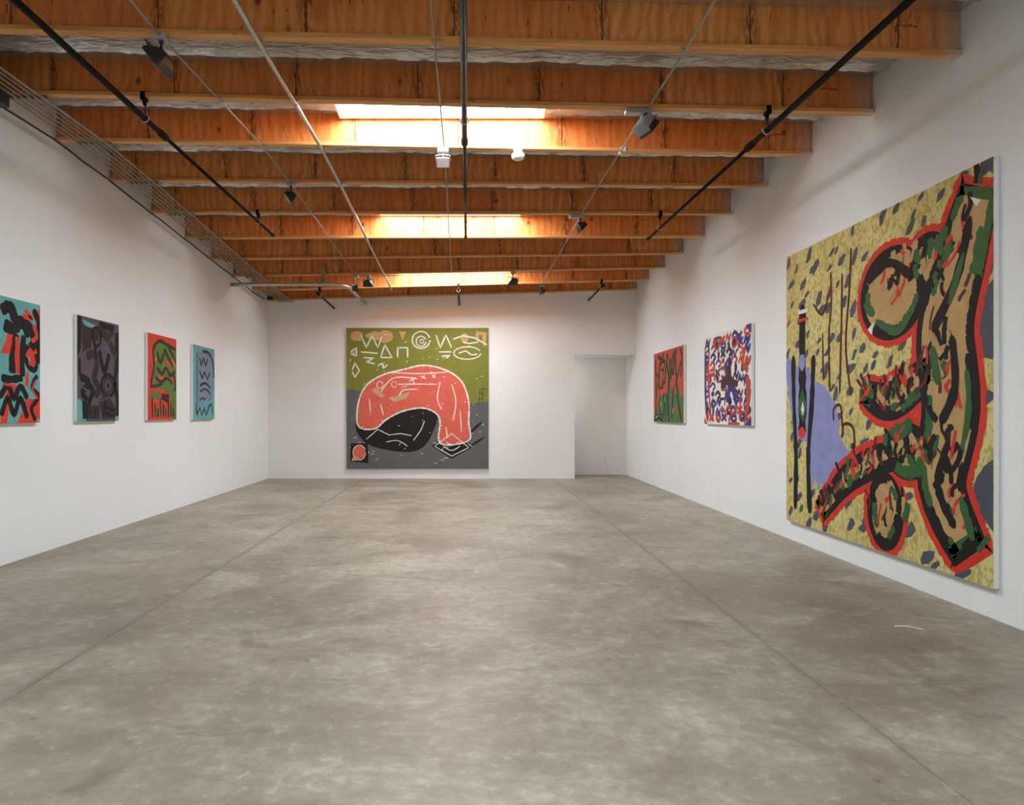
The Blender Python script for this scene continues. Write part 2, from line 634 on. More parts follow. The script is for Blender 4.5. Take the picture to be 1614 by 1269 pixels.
# ------------------------------------------------------------------ beams
ordinal = ['first', 'second', 'third', 'fourth', 'fifth', 'sixth', 'seventh', 'eighth', 'ninth', 'tenth']
beam_label = [
    'wooden ceiling beam nearest the camera, at the top edge of the picture',
    'second wooden ceiling beam from the camera, just before the first skylight',
    'third wooden ceiling beam from the camera, lit white by the first skylight',
    'fourth wooden ceiling beam from the camera, the one after the first brightly lit beam',
    'fifth wooden ceiling beam from the camera, just before the second skylight',
    'sixth wooden ceiling beam from the camera, lit white by the second skylight',
    'seventh wooden ceiling beam from the camera, next after the second brightly lit beam',
    'eighth wooden ceiling beam from the camera, just before the farthest skylight',
    'ninth wooden ceiling beam from the camera, lit by the farthest skylight',
    'farthest wooden ceiling beam, lying against the top of the white end wall']
FW, FH = .089, .036
for i in range(10):
    y = beam_y(i)
    root = thing('ceiling_beam', beam_label[i], 'beam', (0, y, 0), 'wooden beams across the ceiling')
    e = .0
    x0, x1 = XL + e, XR - e

    def bar(name, ya, yb_, za, zb_, mat, a=x0, b=x1):
        bm = bmesh.new()
        p = []
        for z in (za, zb_):
            p += [(a, ya, zb(i, a) + z), (b, ya, zb(i, b) + z), (b, yb_, zb(i, b) + z), (a, yb_, zb(i, a) + z)]
        slab8(bm, p)
        return obj(name, bm, mat, root)
    bar('bottom_flange', 0, FW, 0, FH, M['flange'])
    bar('top_flange', 0, FW, DEPTH - FH, DEPTH - .001, M['flange'])
    rnd = random.Random(100 + i)
    x = x0 - rnd.uniform(0, .9)
    while x < x1:
        a, b = max(x, x0), min(x + 1.22, x1)
        if b - a > .05:
            yo = rnd.uniform(-.0035, .0035)
            bm = bmesh.new()
            p0, p1, p2 = .036 + yo, .040 + yo, .054
            lo, hi = [], []
            for (px, py) in ((a, p1), (a + .004, p0), (b - .004, p0), (b, p1), (b, p2), (a, p2)):
                lo.append(bm.verts.new((px, py, zb(i, px) + FH)))
                hi.append(bm.verts.new((px, py, zb(i, px) + DEPTH - FH)))
            for k in range(6):
                bm.faces.new((lo[k], lo[(k + 1) % 6], hi[(k + 1) % 6], hi[k]))
            bm.faces.new(lo[::-1]); bm.faces.new(hi)
            obj('web_panel', bm, M['ply'], root)
        x += 1.22

# faded red stamp smears near the right end of the nearest beams
M['stamp'] = simple('faded_red_stamp', (.42, .05, .03, 1), .6)
for i in (0, 1, 2):
    root = [o for o in C.objects if o.get('label') == beam_label[i]][0]
    rnd = random.Random(40 + i)
    bm = bmesh.new()
    for k in range(9):
        x = 3.52 + k * .02
        zz = zb(i, x) + .225 + rnd.uniform(-.006, .006)
        slab8(bm, [(x, .0315, zz), (x + .012, .0315, zz + .004), (x + .012, .0325, zz + .004), (x, .0325, zz),
                   (x + rnd.uniform(-.004, .008), .0315, zz + rnd.uniform(.01, .03)), (x + .014, .0315, zz + rnd.uniform(.01, .03)), (x + .014, .0325, zz + .02), (x, .0325, zz + .02)])
    o = obj('red_stamp', bm, M['stamp'], root)
    o['kind'] = 'stuff'

# ------------------------------------------------------------------ paintings (plain abstract stand-ins)
PAINT = {}


def P(key, rgb, **kw):
    if key not in PAINT:
        PAINT[key] = make_paint('paint_' + key, srgb(*rgb), **kw)
    return key


class Canvas:
    """painting hung on a wall; local x to the right as seen, z up, -y towards the viewer"""
    def __init__(self, name, label, w, h, loc, rz, ground, depth=.045):
        self.root = thing(name, label, 'painting', loc, None, (0, 0, rz))
        self.w, self.h, self.d = w, h, depth
        bm = bmesh.new()
        box(bm, -w / 2, w / 2, -depth + .002, 0, 0, h)
        obj('stretched_canvas', bm, M['canvas'], self.root)
        bm = bmesh.new()
        box(bm, -w / 2, w / 2, -depth, -depth + .002, 0, h)
        obj('painted_ground', bm, ground, self.root)
        self.layers = {}
        self.k = 0

    def _bm(self, key):
        if key not in self.layers:
            self.layers[key] = bmesh.new()
        self.k += 1
        return self.layers[key], -self.d - .0004 - self.k * .00001

    def xy(self, p):
        return (-self.w / 2 + min(1, max(0, p[0])) * self.w, min(1, max(0, p[1])) * self.h)

    def poly(self, key, pts, smooth=False, lay=0.):
        if smooth:
            pts = closed_curve(pts, 6)
        bm, y = self._bm(key)
        q = [self.xy(p) for p in pts]
        vs = [bm.verts.new((a, y - lay, b)) for a, b in q]
        for t in tessellate_polygon([[Vector((a, b, 0)) for a, b in q]]):
            try:
                bm.faces.new([vs[j] for j in t])
            except ValueError:
                pass

    def stroke(self, key, pts, wd, smooth=True, seed=0, taper=.35, jit=.14):
        """wd in metres"""
        rnd = random.Random(seed + int(pts[0][0] * 997) + int(pts[0][1] * 613))
        if smooth and len(pts) > 2:
            pts = open_curve(pts, 6)
        elif len(pts) == 2 or not smooth:
            o = []
            for a, b in zip(pts, pts[1:]):
                for k in range(4):
                    o.append((a[0] + (b[0] - a[0]) * k / 4, a[1] + (b[1] - a[1]) * k / 4))
            pts = o + [pts[-1]]
        q = [Vector((-self.w / 2 + u * self.w, v * self.h)) for u, v in pts]
        bm, y = self._bm(key)
        n = len(q)
        prev = None
        for i in range(n):
            a, b = q[max(0, i - 1)], q[min(n - 1, i + 1)]
            t = (b - a)
            if t.length < 1e-9:
                continue
            t.normalize()
            nrm = Vector((-t.y, t.x))
            f = wd / 2 * (1 + rnd.uniform(-jit, jit))
            if i == 0 or i == n - 1:
                f *= (1 - taper)
            pair = []
            for s in (1, -1):
                p = q[i] + nrm * f * s
                pair.append(bm.verts.new((min(self.w / 2, max(-self.w / 2, p.x)), y, min(self.h, max(0, p.y)))))
            if prev:
                try:
                    bm.faces.new((prev[0], prev[1], pair[1], pair[0]))
                except ValueError:
                    pass
            prev = pair

    def ring(self, key, c, rx, ry, wd, seed=0, a0=0, a1=6.6):
        self.stroke(key, [(c[0] + rx * math.cos(a0 + (a1 - a0) * k / 14), c[1] + ry * math.sin(a0 + (a1 - a0) * k / 14)) for k in range(15)],
                    wd, True, seed, .2)

    def disc(self, key, c, rx, ry, seed=0, j=.1):
        rnd = random.Random(seed)
        self.poly(key, [(c[0] + rx * (1 + rnd.uniform(-j, j)) * math.cos(k * .5236), c[1] + ry * (1 + rnd.uniform(-j, j)) * math.sin(k * .5236))
                        for k in range(12)], True)

    def done(self):
        for key, bm in self.layers.items():
            o = obj('brushwork_' + key, bm, PAINT[key], self.root)
            o['kind'] = 'stuff'


def cr(p0, p1, p2, p3, t):
    return tuple(.5 * (2 * b + (c - a) * t + (2 * a - 5 * b + 4 * c - d) * t * t + (3 * b - a - 3 * c + d) * t ** 3)
                 for a, b, c, d in zip(p0, p1, p2, p3))


def open_curve(p, n):
    p = [p[0]] + list(p) + [p[-1]]
    o = []
    for i in range(1, len(p) - 2):
        for k in range(n):
            o.append(cr(p[i - 1], p[i], p[i + 1], p[i + 2], k / n))
    o.append(p[-2])
    return o


def closed_curve(p, n):
    m = len(p)
    o = []
    for i in range(m):
        for k in range(n):
            o.append(cr(p[(i - 1) % m], p[i], p[(i + 1) % m], p[(i + 2) % m], k / n))
    return o


P('white', (226, 222, 212), var=.05); P('black', (26, 19, 17), var=.2, rough=.65); P('tan', (200, 160, 112)); P('salmon', (216, 98, 82), var=.08)
P('slate', (98, 97, 97), var=.08); P('olive', (124, 126, 46), var=.08); P('red', (206, 48, 32)); P('green', (42, 92, 44))
P('lavender', (136, 140, 190), var=.08); P('storm', (74, 78, 90)); P('maroon', (84, 28, 26)); P('buff', (184, 148, 96))
P('teal', (98, 166, 166)); P('plum', (42, 26, 31)); P('mauve', (84, 74, 88)); P('scarlet', (214, 58, 42)); P('moss', (88, 120, 48))
P('mist', (112, 138, 158)); P('wine', (60, 26, 31)); P('brick', (198, 62, 40)); P('leaf', (68, 108, 54)); P('indigo', (54, 42, 122))
P('rust', (190, 66, 46)); P('chalk', (232, 228, 222), var=.04); P('orange', (214, 110, 44)); P('night', (10, 9, 10), var=.3, rough=.65)


def smooth_noise_poly(c, rx, ry, rnd, n=7, j=.4):
    ph = rnd.uniform(0, 6.28)
    return [(c[0] + rx * (1 + rnd.uniform(-j, j)) * math.cos(ph + k * 6.283 / n), c[1] + ry * (1 + rnd.uniform(-j, j)) * math.sin(ph + k * 6.283 / n)) for k in range(n)]


# --- large square canvas on the back wall
c = Canvas('square_painting', 'large square abstract canvas, olive above grey with a coral dome shape, on the end wall', 3.43, 3.40,
           (-1.24, YB - .006, .245), 0, PAINT['olive'])
c.poly('slate', [(0, 0), (1, 0), (1, .475), (.9, .47), (.75, .46), (.6, .5), (.4, .53), (.2, .555), (.1, .555), (0, .565)])
rnd = random.Random(5)
for u, v, rx, ry in ((.07, .945, .045, .035), (.2, .945, .06, .03), (.28, .94, .055, .045), (.83, .93, .03, .03), (.92, .945, .012, .035), (.97, .92, .014, .05), (.95, .96, .04, .01)):
    c.poly('tan', smooth_noise_poly((u, v), rx, ry, rnd, 9, .15), True)
c.poly('tan', [(.37, .975), (.42, .975), (.395, .915)])
# black wedges below the dome
c.poly('black', [(.10, .36), (.60, .44), (.60, .24), (.46, .12), (.14, .18)], True)
c.poly('black', [(.60, .16), (.74, .07), (.88, .15), (.74, .27)])
c.stroke('black', [(.80, .19), (.96, .34)], .06, False, 2, .9)
c.stroke('black', [(.84, .14), (.98, .23)], .05, False, 3, .9)
# coral dome with two plain piers
dome = [(.085, .30), (.08, .45), (.13, .58), (.24, .66), (.40, .705), (.55, .735), (.70, .70), (.81, .62), (.86, .48), (.86, .33), (.86, .20), (.66, .18), (.655, .36),
        (.55, .43), (.40, .41), (.28, .35), (.20, .285)]
oc = closed_curve(dome, 5)
c.poly('salmon', dome, True)
for s in range(0, len(oc), 21):
    c.stroke('white', (oc + oc)[s:s + 22], .036, False, s, .5, .35)
for k in range(4):
    r = .12 + k * .06
    c.stroke('white', [(.50 - r * 1.15, .47 + r * .2), (.47 - r * .6, .47 + r * .72), (.50, .49 + r * .62), (.53 + r * .6, .47 + r * .72)][(k % 2):(4 - (k + 1) % 2)], .026, True, k, .5)
for pts in (((.66, .62), (.64, .5), (.67, .42)), ((.74, .6), (.77, .48), (.75, .34)), ((.70, .3), (.71, .22)), ((.80, .42), (.81, .26)), ((.16, .5), (.17, .40)), ((.24, .46), (.26, .38)),
            ((.52, .66), (.56, .64)), ((.53, .64), (.55, .665)), ((.6, .67), (.63, .645)), ((.605, .645), (.625, .67)), ((.44, .62), (.49, .65)), ((.46, .655), (.48, .6))):
    c.stroke('white', list(pts), .026, True, 1, .5)
c.poly('tan', [(.29, .505), (.36, .52), (.45, .55), (.42, .5), (.34, .475)])
c.poly('tan', [(.38, .57), (.44, .58), (.41, .61)]); c.poly('tan', [(.17, .56), (.2, .58), (.27, .52), (.24, .505)])
c.ring('white', (.235, .595), .022, .025, .02); c.ring('white', (.335, .6), .018, .02, .016)
for (pts, wd) in ((((.14, .21), (.22, .28), (.3, .24), (.38, .25), (.46, .235)), .02), (((.28, .19), (.36, .2), (.43, .16)), .02), (((.47, .2), (.52, .27), (.55, .34)), .022),
                  (((.62, .16), (.74, .09), (.86, .15), (.74, .25), (.62, .16)), .022), (((.68, .16), (.74, .13), (.80, .16)), .022), (((.70, .19), (.75, .17), (.79, .19)), .02)):
    c.stroke('white', list(pts), wd, len(pts) != 5, 4, .4)
# white marks in the olive field
c.ring('white', (.525, .915), .062, .06, .03); c.ring('white', (.525, .905), .034, .036, .028); c.ring('white', (.53, .905), .013, .014, .022)
c.ring('white', (.85, .822), .095, .044, .026)
c.stroke('white', [(.79, .82), (.84, .835), (.88, .81), (.92, .815)], .03)
for pts in (((.10, .95), (.14, .86), (.18, .95), (.22, .86), (.25, .94)), ((.63, .95), (.66, .86), (.70, .95), (.74, .86)), ((.65, .83), (.74, .83)),
            ((.75, .92), (.82, .945), (.9, .93), (.99, .88)), ((.12, .79), (.19, .785), (.14, .76), (.2, .745)), ((.22, .73), (.25, .75), (.26, .715), (.29, .74)),
            ((.24, .79), (.27, .88), (.32, .79), (.24, .79)), ((.36, .79), (.36, .86), (.43, .86), (.43, .79)), ((.03, .83), (.07, .86), (.07, .80), (.03, .82)),
            ((.04, .7), (.06, .75), (.09, .7), (.06, .65), (.04, .69)), ((.10, .83), (.22, .82)), ((.82, .9), (.86, .89), (.93, .9)), ((.67, .8), (.73, .805), (.7, .785))):
    c.stroke('white', list(pts), .034, False, 6, .3)
for k in range(105):
    u, v = rnd.uniform(.02, .97), rnd.uniform(.03, .97)
    if .1 < u < .88 and .22 < v < .68:
        if rnd.random() < .55:
            continue
    a = rnd.choice((.1, .2, -.3, .5, 1.2)) + rnd.uniform(-.2, .2)
    L = rnd.uniform(.006, .024) * (1.6 if v < .2 else 1)
    c.stroke('white', [(u, v), (u + L * math.cos(a), v + L * math.sin(a))], rnd.uniform(.009, .018), False, k)
# dark block with a red disc
c.poly('black', [(.025, .05), (.03, .18), (.15, .18), (.155, .04)])
c.disc('salmon', (.09, .115), .042, .05, 2)
c.ring('white', (.09, .115), .044, .053, .018)
c.poly('tan', [(.035, .055), (.09, .06), (.08, .085), (.045, .085)])
# thin dark strokes at the horizon
for pts in (((.93, .45), (.94, .57)), ((.955, .45), (.96, .57)), ((.93, .49), (.965, .5)), ((.935, .53), (.966, .54)), ((.945, .57), (.99, .565))):
    c.stroke('black', list(pts), .013, False)
c.done()


# --- wide yellow canvas on the right wall
M['yellow'] = make_dabbed_yellow()
c = Canvas('yellow_painting', 'very large abstract canvas, mustard yellow with tan, black and red ribbons, on the long wall', 3.41, 3.30,
           (XR - .006, (8.635 + 5.228) / 2, .250), -math.pi / 2, M['yellow'])
rnd = random.Random(11)
for a in range(15):
    for b in range(14):
        u = (a + .5 + rnd.uniform(-.38, .38)) / 15
        v = (b + .5 + rnd.uniform(-.38, .38)) / 14
        if rnd.random() < .12:
            continue
        s = rnd.uniform(.6, 1.4) * (1.4 if u > .85 else 1)
        th = rnd.uniform(.4, 1.3)
        L, W = .026 * s, .011 * s
        pts = []
        for k in range(7):
            p = k / 7 * 6.283
            e, f = L * math.cos(p) * rnd.uniform(.6, 1.2), W * math.sin(p) * rnd.uniform(.6, 1.4)
            pts.append((u + e * math.cos(th) - f * math.sin(th), v + e * math.sin(th) + f * math.cos(th)))
        c.poly('storm', pts)
for q in ([(.93, .55), (1, .53), (1, .68), (.96, .7)], [(.93, .2), (1, .13), (1, .3), (.97, .28)], [(.8, .2), (.86, .17), (.9, .12), (.93, .2), (.86, .25)], [(.95, .8), (1, .74), (1, .88)], [(.96, 1), (1, .96), (1, 1)]):
    c.poly('storm', q)
c.poly('lavender', [(.0, .60), (.03, .615), (.05, .58), (.16, .57), (.21, .52), (.27, .5), (.34, .44), (.36, .38), (.36, .33), (.43, .27), (.42, .2), (.36, .17),
                    (.3, .15), (.22, .17), (.17, .2), (.16, .3), (.06, .32), (.0, .55)])
for k in range(14):
    u = .18 + k * .016
    c.stroke('lavender', [(u, .22), (u + .004, .13 + .035 * ((k * 7) % 5) / 5)], .03, False, k)
# dark upright bars
c.stroke('night', [(.055, .62), (.06, .45), (.075, .25), (.07, .05)], .10, True, 4, .5, .2)
c.stroke('night', [(.125, .80), (.12, .62), (.125, .45), (.12, .33)], .17, True, 1, .5, .25)
c.stroke('night', [(.20, .61), (.19, .45), (.165, .25), (.175, .05)], .10, True, 5, .5, .2)
c.poly('green', [(.12, .5), (.155, .43), (.13, .37), (.09, .42)]); c.poly('white', [(.125, .45), (.137, .42), (.125, .395), (.113, .42)])
c.disc('lavender', (.12, .59), .022, .03, 5); c.disc('red', (.12, .335), .025, .02, 3)
c.stroke('red', [(.085, .745), (.165, .745)], .04, False); c.stroke('white', [(.09, .775), (.16, .775)], .05, False)
# thin maroon verticals
for pts in (((.31, .88), (.315, .78), (.3, .66), (.305, .48)), ((.43, .93), (.42, .8), (.4, .62), (.43, .46)), ((.20, .79), (.26, .745), (.31, .83)), ((.38, .86), (.375, .7), (.365, .47)), ((.26, .68), (.265, .52)),
            ((.33, .38), (.33, .42), (.37, .43), (.38, .36)), ((.38, .33), (.39, .37), (.44, .36), (.45, .29))):
    c.stroke('maroon', list(pts), .035, True, 7)


def ribbon(pts, wd):
    """outline of a broad curved band"""
    p = open_curve(pts, 5)
    a, b = [], []
    for i, q in enumerate(p):
        q0, q1 = p[max(0, i - 1)], p[min(len(p) - 1, i + 1)]
        dx, dy = q1[0] - q0[0], q1[1] - q0[1]
        L = math.hypot(dx, dy) or 1
        t = i / (len(p) - 1)
        w = wd * (.62 + .38 * math.sin(math.pi * min(1, max(0, t)))) / 2
        a.append((q[0] - dy / L * w, q[1] + dx / L * w)); b.append((q[0] + dy / L * w, q[1] - dx / L * w))
    return a + b[::-1]


def oval(u, v, rx, ry, n=28):
    return [(u + rx * math.cos(k * 6.2832 / n), v + ry * math.sin(k * 6.2832 / n)) for k in range(n)]


def shrink(q, k):
    o = []
    n = len(q)
    area = sum(q[i][0] * q[(i + 1) % n][1] - q[(i + 1) % n][0] * q[i][1] for i in range(n))
    s = 1 if area > 0 else -1
    for i in range(n):
        a, b = q[i - 1], q[(i + 1) % n]
        dx, dy = b[0] - a[0], b[1] - a[1]
        L = math.hypot(dx, dy) or 1
        o.append((q[i][0] - s * dy / L * k, q[i][1] + s * dx / L * k))
    return o


# broad banded ribbons and ovals: red edge, black, green, buff
forms = [ribbon([(.25, .06), (.40, .19), (.58, .27), (.74, .30)], .10), ribbon([(.50, .47), (.60, .44), (.70, .47), (.80, .53)], .12),
         ribbon([(.96, .95), (.90, .80), (.84, .62), (.86, .42), (.83, .22), (.93, .06)], .21), oval(.63, .75, .15, .135), oval(.60, .12, .085, .115), oval(.78, .80, .085, .085), oval(.70, .30, .10, .08)]
for q in forms:
    c.stroke('red', q + q[:2], .13, False, 1, 0, .2)
for q in forms:
    c.poly('night', q)
for q in forms:
    c.poly('buff', shrink(q, .022))
rnd = random.Random(3)
for q in forms:
    n = len(q)
    for s in range(0, n, 6):
        g_ = shrink(q, .014 + rnd.uniform(0, .018))
        c.stroke('night' if rnd.random() < .68 else 'green', (g_ + g_)[s:s + rnd.randint(4, 8)], rnd.uniform(.07, .12), False, s, .4, .25)
    for s in range(3, n, 10):
        g_ = shrink(q, .038)
        c.stroke('green', (g_ + g_)[s:s + rnd.randint(3, 6)], rnd.uniform(.05, .08), False, s, .4, .25)
for q in forms:
    n = len(q)
    cu = sum(p[0] for p in q) / n
    for k in range(60 if n > 29 else 22):
        i = rnd.randrange(n)
        j = (n - 1 - i) if q is not forms[3] else (i + n // 2) % n
        f = rnd.uniform(.25, .75)
        u = q[i][0] * f + q[j][0] * (1 - f); v = q[i][1] * f + q[j][1] * (1 - f)
        a = rnd.uniform(.8, 2.3)
        L = rnd.uniform(.03, .075)
        key = rnd.choices(('red', 'night', 'buff', 'maroon', 'green'), (5, 8, 4, 3, 3))[0]
        c.stroke(key, [(u, v), (u + L * .5 * math.cos(a) + rnd.uniform(-.015, .015), v + L * .5 * math.sin(a)), (u + L * math.cos(a), v + L * math.sin(a))],
                 rnd.uniform(.02, .045) * (1.8 if key in ('buff', 'green') else 1.5 if key == 'night' else 1), True, k)
for pts, k, w in (([(.93, .88), (.885, .74), (.80, .62)], 'night', .10), ([(.87, .60), (.88, .47), (.83, .38)], 'night', .09), ([(.80, .58), (.82, .48)], 'green', .09), ([(.86, .34), (.82, .22), (.88, .12)], 'night', .08),
                  ([(.91, .80), (.86, .68)], 'green', .06), ([(.90, .20), (.94, .10)], 'green', .08), ([(.52, .80), (.62, .84), (.72, .78)], 'night', .09), ([(.56, .68), (.66, .64), (.73, .70)], 'green', .08), ([(.50, .74), (.55, .70)], 'green', .09)):
    c.stroke(k, pts, w, True, 3, .5, .25)
c.poly('white', [(.93, .93), (.965, .91), (.95, .9)]); c.poly('white', [(.52, .66), (.55, .68), (.54, .64)])
c.done()


# --- small canvases
def scribble(c, keys, n, seed, wd, zone=(0, 1, 0, 1)):
    """loose angular and curled marks on a jittered grid"""
    rnd = random.Random(seed)
    cols = max(2, int(n ** .5 * .85)); rows = max(2, int(n / cols))
    for a in range(cols):
        for b in range(rows):
            u = zone[0] + (zone[1] - zone[0]) * (a + .5 + rnd.uniform(-.25, .25)) / cols
            v = zone[2] + (zone[3] - zone[2]) * (b + .5 + rnd.uniform(-.25, .25)) / rows
            su, sv = (zone[1] - zone[0]) / cols * .46, (zone[3] - zone[2]) / rows * .46
            key = rnd.choice(keys)
            t = rnd.randrange(7)
            w = wd * rnd.uniform(.75, 1.25)
            if t == 0:
                c.ring(key, (u, v), su * .8, sv * .8, w)
            elif t == 1:
                c.stroke(key, [(u - su, v - sv), (u - su * .3, v + sv), (u + su * .3, v - sv), (u + su, v + sv)], w, False)
            elif t == 2:
                c.stroke(key, [(u - su, v + sv), (u + su, v - sv)], w, False); c.stroke(key, [(u + su, v + sv), (u - su, v - sv)], w, False)
            elif t == 3:
                c.stroke(key, [(u, v + sv), (u + su * .4, v), (u, v - sv)], w * 1.6)
            elif t == 4:
                c.disc(key, (u, v), su * .7, sv * .8, int(u * 99))
            elif t == 5:
                c.stroke(key, [(u - su, v), (u, v + sv), (u + su, v), (u, v - sv)], w)
            else:
                c.stroke(key, [(u - su, v + sv), (u + su, v + sv), (u + su, v - sv)], w, False)


LW, LH = 1.0, 1.32


def left_canvas(y0, label, ground, z=1.483, w=LW, h=LH):
    return Canvas('upright_painting', label, w, h, (XL + .006, y0 + w / 2, z), math.pi / 2, ground)


# red, black and teal (cut by the picture edge)
c = left_canvas(6.70, 'small upright canvas of black and red strokes on teal, nearest the camera', PAINT['teal'])
for q in ([(.42, .1), (.55, .2), (.62, .3), (.5, .32), (.4, .2)], [(.6, 0), (.95, 0), (.9, .12), (.75, .2), (.7, .1)], [(.95, .2), (1, .3), (1, .02), (.8, .1), (.78, .2)],
          [(.9, .86), (1, .98), (1, .8)], [(.35, .55), (.5, .75), (.6, .7), (.55, .55)], [(.75, .62), (.95, .7), (1, .5), (.85, .5)], [(.35, .12), (.5, .18), (.45, 0), (.35, 0)]):
    c.poly('scarlet', q)
for pts, w in ((((.36, .88), (.5, .93), (.6, .82), (.8, .8), (.9, .7), (.84, .62)), .13), (((.4, .78), (.55, .76), (.7, .83), (.82, .72)), .13), (((.6, .72), (.55, .55), (.54, .4)), .12),
               (((.72, .72), (.69, .55), (.7, .38)), .09), (((.88, .95), (.97, .85), (.97, .7), (.99, .5)), .08), (((.36, .36), (.5, .35), (.7, .37)), .08),
               (((.8, .64), (.74, .57), (.8, .47), (.92, .45), (.93, .58)), .07), (((.95, .4), (.86, .3), (.97, .22), (.85, .12), (.92, .02)), .06),
               (((.36, .06), (.46, .2), (.56, .07), (.66, .2), (.78, .04)), .07), (((.34, .2), (.46, .3), (.56, .2), (.66, .3), (.78, .2)), .07)):
    c.stroke('night', list(pts), w, True, 2)
for pts, w in ((((.615, .7), (.61, .55), (.62, .4)), .07), (((.73, .93), (.86, .87), (.7, .88)), .05), (((.88, .82), (.94, .73), (.85, .68)), .055), (((.78, .42), (.77, .3)), .06),
               (((.45, .7), (.5, .64), (.42, .58)), .06), (((.76, .55), (.84, .6), (.9, .5), (.8, .5)), .05), (((.38, .31), (.6, .3)), .03), (((.93, .36), (.87, .28), (.96, .2)), .03)):
    c.stroke('scarlet', list(pts), w, True, 4)
c.done()

# dark plum
c = left_canvas(8.432, 'small upright canvas of dark plum and black strokes, second from the camera on its wall', PAINT['mauve'])
c.poly('teal', [(0, .0), (.2, .0), (.1, .2), (0, .22)]); c.poly('teal', [(.1, .97), (.5, .93), (.2, .9)]); c.poly('teal', [(.9, 0), (1, 0), (1, .06), (.9, .06)])
c.poly('night', [(0, 1), (.1, .99), (.08, .7), (0, .6)]); c.poly('plum', [(.1, .92), (.35, .9), (.3, .72), (.12, .66)]); c.poly('night', [(.9, .9), (1, .93), (1, .5), (.9, .6)])
for pts, w in ((((.2, .62), (.4, .66), (.44, .55), (.38, .42), (.5, .32), (.4, .25)), .11), (((.35, .78), (.5, .9), (.7, .85), (.85, .93)), .1), (((.55, .92), (.75, .8), (.95, .65)), .1),
               (((.5, .7), (.62, .5), (.75, .68)), .085), (((.06, .42), (.25, .38), (.12, .28), (.22, .2)), .09), (((.2, .36), (.35, .3), (.25, .18)), .09), (((.95, .6), (.9, .4), (.97, .2), (.95, .05)), .09),
               (((.05, .6), (.06, .45), (.2, .42)), .06), (((.4, .75), (.42, .6)), .06), (((.5, .97), (.7, .95), (.88, .96)), .08)):
    c.stroke('plum' if w > .095 else 'night', list(pts), w, True, 3)
c.ring('night', (.44, .83), .1, .09, .045); c.disc('plum', (.44, .835), .05, .05, 2)
c.ring('night', (.72, .36), .17, .11, .05); c.disc('wine', (.72, .36), .14, .09, 2); c.disc('mauve', (.72, .36), .085, .055, 4); c.disc('night', (.72, .36), .04, .03, 4)
c.poly('plum', [(.5, .2), (.68, .3), (.95, .1), (.9, .03), (.58, .02)]); c.poly('night', [(.1, .2), (.3, .17), (.25, .02), (.12, .03)]); c.poly('plum', [(.25, .15), (.52, .16), (.5, .02), (.28, .03)])
for pts in (((.58, .16), (.88, .1)), ((.6, .08), (.9, .055)), ((.3, .12), (.3, .03)), ((.4, .13), (.4, .03)), ((.68, .27), (.6, .05))):
    c.stroke('night', list(pts), .035, False)
for pts in (((.5, .2), (.8, .25)), ((.85, .87), (.7, .77)), ((.92, .68), (.86, .6)), ((.1, .33), (.22, .3)), ((.14, .56), (.3, .5))):
    c.stroke('mauve', list(pts), .02, False)
c.done()

# red and green
c = left_canvas(10.287, 'small upright canvas of green and dark red strokes on bright red, third from the camera', PAINT['scarlet'])
c.poly('moss', [(.2, .9), (.45, .96), (.8, .92), (1, .85), (1, 0), (.85, 0), (.8, .28), (.6, .36), (.2, .36), (.14, .55)])
c.poly('moss', [(.1, .33), (.9, .33), (.9, .2), (.1, .25)])
for pts, w in ((((.08, .4), (.2, .62), (.18, .82), (.38, .93), (.7, .9), (.98, .87)), .055), (((.3, .8), (.42, .68), (.54, .8)), .07), (((.55, .85), (.7, .75), (.85, .65)), .075), (((.7, .88), (.85, .8), (.98, .7)), .06),
               (((.3, .62), (.46, .55), (.62, .62), (.78, .54), (.94, .6)), .06), (((.08, .39), (.3, .4), (.5, .44)), .05), (((.25, .5), (.45, .45), (.65, .5), (.85, .44)), .05), (((.9, .55), (.97, .4), (.9, .36)), .05)):
    c.stroke('wine', list(pts), w, True, 2)
for pts, k in ((((.6, .7), (.75, .68), (.8, .6)), 'scarlet'), (((.8, .52), (.92, .48)), 'scarlet'), (((.35, .5), (.5, .5)), 'scarlet'), (((.85, .75), (.98, .64)), 'orange'), (((.25, .73), (.28, .68)), 'orange')):
    c.stroke(k, list(pts), .05, True)
c.poly('scarlet', [(.4, .33), (.78, .33), (.74, .18), (.42, .22)]); c.poly('wine', [(.44, .31), (.74, .31), (.7, .2), (.46, .24)])
for k in range(9):
    u = .14 + k * .093
    c.stroke('wine' if k % 2 else 'night', [(u, .26 - .06 * (k % 3)), (u + .01, .03)], .045, False, k)
    c.stroke('scarlet' if k % 3 == 0 else 'moss', [(u + .045, .2 - .05 * (k % 2)), (u + .05, .04)], .035, False, k)
c.done()

# pale teal
c = left_canvas(11.98, 'small upright canvas of thin dark lines on pale teal, nearest the end wall', PAINT['teal'], 1.475)
c.poly('mist', [(.18, .92), (.88, .95), (.92, .6), (.88, .28), (.3, .22), (.14, .1), (.16, .5)])
for pts, w in ((((.42, .93), (.7, .93), (.92, .8), (.97, .58)), .06), (((.18, .9), (.16, .65), (.17, .42), (.12, .08)), .03), (((.28, .84), (.36, .74), (.46, .84), (.56, .74), (.66, .84)), .055),
               (((.28, .66), (.40, .56), (.52, .66), (.64, .56), (.78, .66)), .05), (((.30, .46), (.55, .50), (.80, .44)), .05), (((.30, .38), (.55, .42), (.80, .36)), .04),
               (((.12, .17), (.18, .06), (.3, .17), (.38, .05), (.5, .16), (.6, .05), (.72, .18), (.85, .22), (.92, .06)), .04), (((.28, .3), (.35, .27), (.42, .3), (.5, .27), (.58, .3)), .03)):
    c.stroke('wine', list(pts), w, len(pts) < 5, 2)
for k in range(5):
    c.stroke('wine', [(.9, .54 - k * .03), (.97, .535 - k * .03)], .014, False)
c.done()


